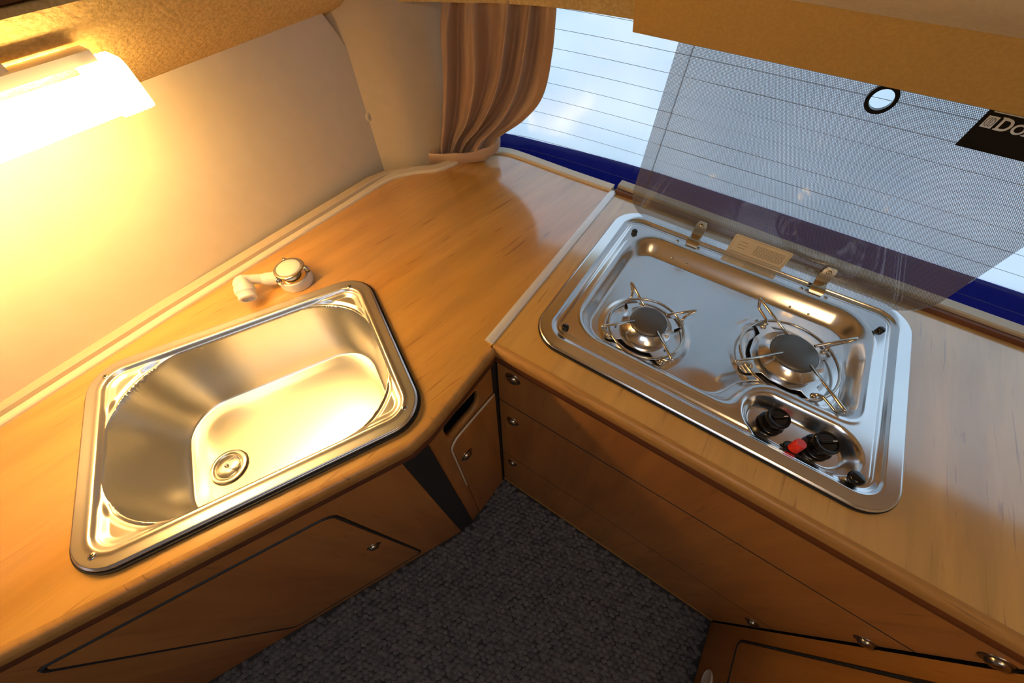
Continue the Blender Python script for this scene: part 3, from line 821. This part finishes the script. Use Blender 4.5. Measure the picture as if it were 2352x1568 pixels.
# red and white capped hose end behind the slot
bm = bmesh.new(); hv = vmat(-.205, .083, R(90))
lathe(bm, [(0, 0), (.0085, 0), (.0085, .016), (.0060, .018), (0, .018)], 20, hv @ Matrix.Translation((.072, .752, -.024)) @ Matrix.Rotation(R(55), 4, 'Z') @ Matrix.Rotation(R(90), 4, 'X'))
vv = empty('pipe_valve', (-.22, .155, .75)); tag(vv, 'small red and white valve seen inside the oval finger slot', 'valve')
local(bobj('red_body', bm, M['red'], None, True, 40), vv)
bm = bmesh.new(); lathe(bm, [(.0070, 0), (.0070, .010), (.0050, .012), (0, .012)], 20, hv @ Matrix.Translation((.080, .757, -.020)) @ Matrix.Rotation(R(55), 4, 'Z') @ Matrix.Rotation(R(90), 4, 'X'))
local(bobj('white_cap', bm, M['white'], None, True, 40), vv)

# dark column between the two cabinets
p0 = Vector((-.390, -.287)); da = R(62.4); dv = Vector((math.cos(da), math.sin(da)))
bm = bmesh.new()
a = p0+dv*.368; b = Vector((-.2055, .082))
ribbon_wall(bm, [(a.x, a.y), (b.x, b.y)], .001, .842, .02)
tag(bobj('corner_column', bm, M['dark']), 'charcoal upright strip at the angle between the sink cabinet and corner cabinet', 'trim strip')

# sink cabinet (angled face)
sc_ = empty('sink_cabinet', (-.45, -.40, 0), 0); tag(sc_, 'long alder-look cabinet below the sink with a large round-cornered door', 'cabinet')
VS = vmat(p0.x, p0.y, da)
# local s runs from left (camera side) to the column; door from s=-.126 to .243, z .055 to .724
def rc(s0, s1, z0, z1, r, n=6): return rrect((s0+s1)/2, (z0+z1)/2, (s1-s0)/2, (z1-z0)/2, r, n)
face = [(-.60, .002), (.367, .002), (.367, .818), (-.60, .818)]
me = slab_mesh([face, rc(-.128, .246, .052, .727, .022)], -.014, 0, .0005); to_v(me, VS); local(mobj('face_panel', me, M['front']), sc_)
me = slab_mesh([rc(-.1225, .2395, .058, .7205, .020)], -.010, .0012, .0012); to_v(me, VS); sd = local(mobj('door', me, M['front']), sc_)
round_knob(sd, VS, .212, .4235, .0012)
bm = bmesh.new(); box(bm, -.20, .30, .03, .75, -.03, -.024, VS); local(bobj('carcass_back', bm, M['gap']), sc_)
# black edge moulding round the door
bm = bmesh.new(); q = rc(-.1255, .2430, .0545, .7238, .0210, 8)
tube(bm, [VS @ Vector((x, z, -.0004)) for x, z in q], .0030, 6, True)
o = local(bobj('door_moulding', bm, M['dark'], None, True), sd); o['label'] = 'black edge moulding'

# right cabinet, its side face turned to the gangway (face x = .521)
rcab = empty('side_cabinet', (.54, 0, 0)); tag(rcab, 'alder-look cabinet at the right edge with a large black-gapped door', 'cabinet')
VR = vmat(.521, .2465, R(-90))     # local x runs towards the camera (-y)
face = [(0, .001), (.55, .001), (.55, .817), (0, .817)]
dl = rc(.028, .50, .172, .790, .020)
me = slab_mesh([face, dl], -.014, 0, .0005); to_v(me, VR)
# the outward side must face -x
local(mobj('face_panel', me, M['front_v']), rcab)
me = slab_mesh([rc(.0335, .4975, .1745, .785, .018)], -.009, .001, .001); to_v(me, VR); rd = local(mobj('door', me, M['front_v']), rcab)
bm = bmesh.new(); q = rc(.0305, .4990, .1735, .7875, .019, 8)
tube(bm, [VR @ Vector((x, z, -.0002)) for x, z in q], .0032, 6, True)
o = local(bobj('door_moulding', bm, M['dark'], None, True), rd); o['label'] = 'black edge moulding'
bm = bmesh.new(); box(bm, .549, 1.20, -.3035, .236, .001, .8165)
local(bobj('cabinet_body', bm, M['front_v']), rcab)
bm = bmesh.new(); box(bm, .01, .52, .15, .81, -.026, -.022, VR); local(bobj('carcass_back', bm, M['gap']), rcab)
bm = bmesh.new(); lathe(bm, [(.0270, .0003), (.0270, .0022), (.0240, .0044), (.0215, .0030), (0, .0026)], 40, VR @ Matrix.Translation((.139, .074, 0)))
o = local(bobj('round_cap', bm, M['white'], None, True, 40), rcab); o['label'] = 'round white cover disc'

# ------------------------------------------------------------------ carpet of looped pile
def carpet():
    rng = np.random.default_rng(3)
    ang = R(16); ca, sa = math.cos(ang), math.sin(ang)
    px_, py_ = .0175, .0118
    # a low dome: 1 top, 6 mid, 6 base
    tv = [(0, 0, 1)]+[(.62*math.cos(R(60*k)), .62*math.sin(R(60*k)), .78) for k in range(6)]+[(math.cos(R(60*k+30)), math.sin(R(60*k+30)), 0) for k in range(6)]
    tf = [(0, 1+k, 1+(k+1) % 6) for k in range(6)]+[(1+k, 7+k, 1+(k+1) % 6) for k in range(6)]+[(1+(k+1) % 6, 7+k, 7+(k+1) % 6) for k in range(6)]
    tv = np.array(tv); VV = []; FF = []; n = 0
    for i in range(-75, 75):
        for j in range(-110, 110):
            x = (i+.5*(j % 2))*px_; y = j*py_
            X = ca*x-sa*y; Y = sa*x+ca*y
            X += rng.normal(0, .0011); Y += rng.normal(0, .0009)
            if X < -.60 or X > .515 or Y < -.78 or Y > .243: continue
            # keep clear of the sink cabinet and corner cabinet
            if X < -.198: 
                if Y > .08: continue
                e = Vector((X, Y))-p0; side = e.x*dv.y-e.y*dv.x
                if side < .006: continue
            s = rng.uniform(.85, 1.2); h = rng.uniform(.0035, .0070); t = rng.uniform(-.6, .6)+ang+.2
            c, sn = math.cos(t), math.sin(t)
            lx = tv[:, 0]*.0106*s; ly = tv[:, 1]*.0080*s
            lean = rng.normal(0, .0012, 2)
            VV.append(np.c_[X+lx*c-ly*sn+lean[0]*tv[:, 2], Y+lx*sn+ly*c+lean[1]*tv[:, 2], tv[:, 2]*h+.0002])
            FF += [(a+n, b+n, c_+n) for a, b, c_ in tf]; n += 13
    me = D.meshes.new('carpet_pile'); me.from_pydata(np.vstack(VV).tolist(), [], FF); me.update()
    m = mat('grey_wool_loops', (.14, .14, .145), .95)
    nz = nd(m, 'ShaderNodeTexNoise'); nz.inputs['Scale'].default_value = 900; nz.inputs['Detail'].default_value = 3
    lk(m, coords(m), nz.inputs['Vector'])
    nz2 = nd(m, 'ShaderNodeTexNoise'); nz2.inputs['Scale'].default_value = 60; nz2.inputs['Detail'].default_value = 4
    lk(m, coords(m), nz2.inputs['Vector'])
    c1 = ramp(m, nz2.outputs['Fac'], [(.3, (.11, .11, .12)), (.7, (.24, .235, .24))])
    c2 = ramp(m, nz.outputs['Fac'], [(.3, (.35, .35, .35)), (.7, (1.2, 1.2, 1.2))])
    lk(m, mixc(m, 1.0, c1, c2, 'MULTIPLY'), m.node_tree.nodes['Principled BSDF'].inputs['Base Color'])
    bump(m, nz.outputs['Fac'], .9, .0015)
    o = mobj('carpet_pile', me, m, None, True)
    tag(o, 'grey looped wool carpet covering the gangway floor', 'carpet', None, 'stuff')
carpet()

# ------------------------------------------------------------------ curtain with its tie band
def curtain():
    Lp = smooth_path([(-.530, .606, 1.150), (-.538, .604, 1.10), (-.545, .602, 1.03), (-.558, .597, .95), (-.568, .592, .905), (-.572, .589, .868)], 8)
    Rp = smooth_path([(-.368, .692, 1.150), (-.369, .692, 1.08), (-.380, .687, 1.010), (-.412, .671, .962), (-.462, .643, .918), (-.492, .628, .868)], 8)
    Lp = [Vector(p) for p in Lp]; Rp = [Vector(p) for p in Rp]
    nu, nv = 260, 90
    V = []; F = []
    n0 = Vector((.45, -.88, 0)).normalized()
    for j in range(nv+1):
        t = j/nv
        a = Lp[min(int(t*(len(Lp)-1)), len(Lp)-2)]; b_ = Lp[min(int(t*(len(Lp)-1)), len(Lp)-2)+1]; fr_ = t*(len(Lp)-1)-min(int(t*(len(Lp)-1)), len(Lp)-2)
        A = a.lerp(b_, fr_)
        k = min(int(t*(len(Rp)-1)), len(Rp)-2); B = Rp[k].lerp(Rp[k+1], t*(len(Rp)-1)-k)
        amp = .0145+.0080*math.sin(math.pi*min(1, t*1.05))
        amp *= min(1, .35+t*4)
        amp *= 1 if t < .86 else 1-.55*(t-.86)/.14
        for i in range(nu+1):
            s = i/nu
            sw = s+.035*math.sin(2*math.pi*(1.1*s+.7*t))*(s*(1-s)*4)+.018*math.sin(9*s+3*t)
            ph = 2*math.pi*(4.3*sw+.35*t*math.sin(3.3*s+.6))
            f = math.sin(ph)+.34*math.sin(2.07*ph+1.2+2.2*t)+.25*math.sin(.53*ph+1.8*t)
            f = math.copysign(abs(f)**.8, f)
            p = A.lerp(B, s)+n0*(amp*(.30+.75*f))
            side = .0035*math.sin(ph*1.0+1.6)*(1 if t < .9 else .5)*(s*(1-s)*4)
            p += Vector((.88, .45, 0))*side
            V.append(p)
    for j in range(nv):
        for i in range(nu):
            q = j*(nu+1)+i; F.append((q, q+nu+1, q+nu+2, q+1))
    me = D.meshes.new('fabric'); me.from_pydata([tuple(v) for v in V], [], F); me.update()
    m = mat('brown_satin', (.42, .28, .19), .36)
    b = m.node_tree.nodes['Principled BSDF']; b.inputs['Sheen Weight'].default_value = .3; b.inputs['Sheen Roughness'].default_value = .4
    nz = nd(m, 'ShaderNodeTexNoise'); nz.inputs['Scale'].default_value = 1; lk(m, coords(m, (900, 900, 900)), nz.inputs['Vector']); bump(m, nz.outputs['Fac'], .25, .0004)
    root = empty('curtain', (-.50, .63, .87)); tag(root, 'brown satin curtain gathered at the left end of the rear window', 'curtain')
    o = mobj('fabric', me, m, None, True)
    so = o.modifiers.new('thick', 'SOLIDIFY'); so.thickness = .0012; so.offset = 0
    local(o, root)
    # tie band wrapping the foot
    pth = smooth_path([(-.606, .578, .868), (-.598, .566, .870), (-.588, .561, .873), (-.560, .572, .876), (-.530, .583, .880), (-.500, .602, .884), (-.474, .622, .891), (-.462, .640, .901), (-.462, .655, .908)], 6)
    bm = bmesh.new(); rings = []
    for i, p in enumerate(pth):
        pa = pth[max(i-1, 0)]; pb = pth[min(i+1, len(pth)-1)]; t = (pb-pa).normalized(); nn = Vector((t.y, -t.x, 0)).normalized()
        hh = .0125*(.75 if i < 3 else 1)+.001*math.sin(i*.6)
        rings.append([bm.verts.new(p+nn*o_+Vector((0, 0, z_))) for o_, z_ in ((0, -hh), (.0018, -hh*.9), (.0028, 0), (.0018, hh*.9), (0, hh), (-.001, 0))])
    for a, b in zip(rings, rings[1:]):
        for k in range(6): bm.faces.new((a[k], a[(k+1) % 6], b[(k+1) % 6], b[k]))
    bm.faces.new(rings[0]); bm.faces.new(rings[-1][::-1])
    tb = local(bobj('tie_band', bm, m, None, True), root)
    bm = bmesh.new(); lathe(bm, [(.0055, 0), (.0052, .0018), (.0030, .0026), (.0024, .0016), (0, .0016)], 20, Matrix.Translation((-.594, .560, .874)) @ Vector((.6, -.8, .15)).to_track_quat('Z', 'Y').to_matrix().to_4x4())
    bn = local(bobj('press_stud', bm, M['brass'], None, True), tb)
    # hem flap behind the stud
    bm = bmesh.new()
    ribbon_wall(bm, smooth_path([(-.612, .590), (-.603, .573), (-.594, .565), (-.583, .566), (-.572, .578)], 4), .852, .892, -.0015)
    local(bobj('tie_end', bm, m, None, True, 40), root)
curtain()

# ------------------------------------------------------------------ overhead locker (upper right)
lk_ = empty('overhead_locker', (.3, .49, 1.20)); tag(lk_, 'overhead locker with a mustard fascia and rounded cream front above the hob lid', 'locker')
bm = bmesh.new(); y0, y1 = .40, .58
def prism(bm, pts, x0, x1):
    A = [bm.verts.new((x0, y, z)) for y, z in pts]; B = [bm.verts.new((x1, y, z)) for y, z in pts]
    bm.faces.new(A); bm.faces.new(B[::-1])
    for k in range(len(pts)): bm.faces.new((A[k], A[(k+1) % len(pts)], B[(k+1) % len(pts)], B[k]))
prism(bm, [(.58, 1.1555), (.587, 1.1560), (.600, 1.60), (.556, 1.60), (.552, 1.2130)], -.196, 1.2)
u_ = bobj('fascia', bm, M['liner'], None); local(u_, lk_)
bm = bmesh.new()
pf = smooth_path([(.5515, 1.2135), (.546, 1.2175), (.532, 1.227), (.518, 1.240), (.506, 1.262), (.500, 1.30), (.498, 1.60)], 5)
prism(bm, [(p.x, p.y) for p in pf]+[(.5515, 1.60)], -.196, 1.2)
f_ = bobj('front_panel', bm, M['ceiling'], None, False, 35); local(f_, lk_); f_['label'] = 'cream front panel'

# ------------------------------------------------------------------ carpet lined shelf over the side wall and its lamp
sh = empty('wall_shelf', (-.6, 0, 1.18)); tag(sh, 'mustard carpet-lined sloping shelf edge above the side wall behind the lamp', 'shelf')
bm = bmesh.new()
ys = [-1.70, -.9, -.3, 0, .2, .34, .40, .445, .475, .492]
xi = [-.530, -.530, -.530, -.530, -.530, -.532, -.541, -.562, -.592, -.630]
rings = []
for y, x in zip(ys, xi):
    k = (x+.662)/(-.530+.662)
    zt = 1.128+k*.102
    prof = [(-.675, 1.128), (-.662, 1.128), (-.662+(x+.662)*.5, 1.128+(zt-1.128)*.5-.004), (x-.004, zt-.005), (x, zt), (x-.002, zt+.004), (x-.008, zt+.0055), (-.675, zt+.0055)]
    rings.append([bm.verts.new((a_, y, b_)) for a_, b_ in prof])
for a, b in zip(rings, rings[1:]):
    for k in range(8): bm.faces.new((a[k], a[(k+1) % 8], b[(k+1) % 8], b[k]))
bm.faces.new(rings[0]); bm.faces.new(rings[-1][::-1])
local(bobj('carpet_lining', bm, M['carpet_liner'], None, True, 50), sh)
bm = bmesh.new(); box(bm, -.60, -.5305, -1.70, .30, 1.2365, 1.62, None, .003)
bc = bobj('wall_cupboard', bm, M['brown']); tag(bc, 'dark brown cupboard above the shelf at the top left corner', 'cupboard')

lamp = empty('strip_lamp', (-.56, -.14, 1.17)); tag(lamp, 'lit fluorescent strip lamp with ribbed clear cover fixed below the shelf', 'lamp')
ML = D.materials.new('lit_diffuser'); ML.use_nodes = True
b_ = ML.node_tree.nodes['Principled BSDF']; b_.inputs['Base Color'].default_value = (.9, .85, .75, 1)
b_.inputs['Emission Color'].default_value = (*LAMP_COL, 1); b_.inputs['Emission Strength'].default_value = LAMP
def ysec(bm, prof, y0, y1, bev=0):
    A = [bm.verts.new((x, y0, z)) for x, z in prof]; B = [bm.verts.new((x, y1, z)) for x, z in prof]
    bm.faces.new(A); bm.faces.new(B[::-1])
    for k in range(len(prof)): bm.faces.new((A[k], A[(k+1) % len(prof)], B[(k+1) % len(prof)], B[k]))
pf = rrect(-.556, 1.1620, .0170, .0155, .007, 5)
bm = bmesh.new(); ysec(bm, pf, -.22, .116); local(bobj('diffuser', bm, ML, None, True, 40), lamp)
MC = mat('clear_end_cap', (.95, .90, .80), .2); cb = MC.node_tree.nodes['Principled BSDF']
cb.inputs['Emission Color'].default_value = (*LAMP_COL, 1); cb.inputs['Emission Strength'].default_value = 4.5
pf2 = rrect(-.556, 1.1660, .0195, .0215, .008, 5)
bm = bmesh.new(); ysec(bm, pf2, .1165, .1460); 
ec = bobj('end_cap', bm, MC, None, True, 40); local(ec, lamp)
bm = bmesh.new()
for k in range(6):
    y = .1200+.0042*k
    ysec(bm, rrect(-.556, 1.1660, .0199, .0219, .008, 4), y, y+.0015)
r2 = bobj('cap_ribs', bm, MC, None, True, 40); local(r2, ec)
bm = bmesh.new(); box(bm, -.566, -.546, -.21, .13, 1.1885, 1.197)
box(bm, -.560, -.552, -.15, -.13, 1.197, 1.216); box(bm, -.560, -.552, .05, .07, 1.197, 1.216)
local(bobj('back_plate', bm, M['white']), lamp)

# warm fill lamp, added out of view to brighten the interior
cl = empty('added_fill_lamp', (.55, -.25, 1.80)); tag(cl, 'unseen warm fill lamp added on the roof lining behind the camera', 'lamp')
bm = bmesh.new(); lathe(bm, [(0, -.030), (.05, -.026), (.085, -.010), (.09, 0), (0, 0)], 32)
ME2 = mat('fill_lamp_dome', (.9, .85, .75), .4); e2 = ME2.node_tree.nodes['Principled BSDF']
e2.inputs['Emission Color'].default_value = (1, .64, .30, 1); e2.inputs['Emission Strength'].default_value = 24
bobj('dome', bm, ME2, cl, True)
bm = bmesh.new(); lathe(bm, [(.088, -.001), (.100, -.001), (.100, -.012), (.092, -.014), (.088, -.001)], 32); bobj('rim', bm, M['white'], cl, True, 40)

# portals at the added side opening and added hatch, for extra daylight
portal('portal_left', (-.745, -1.18, 1.265), (0, R(-90), 0), .57, .64)
portal('portal_added_hatch', (.40, -.80, 1.845), (0, 0, 0), .70, .70)
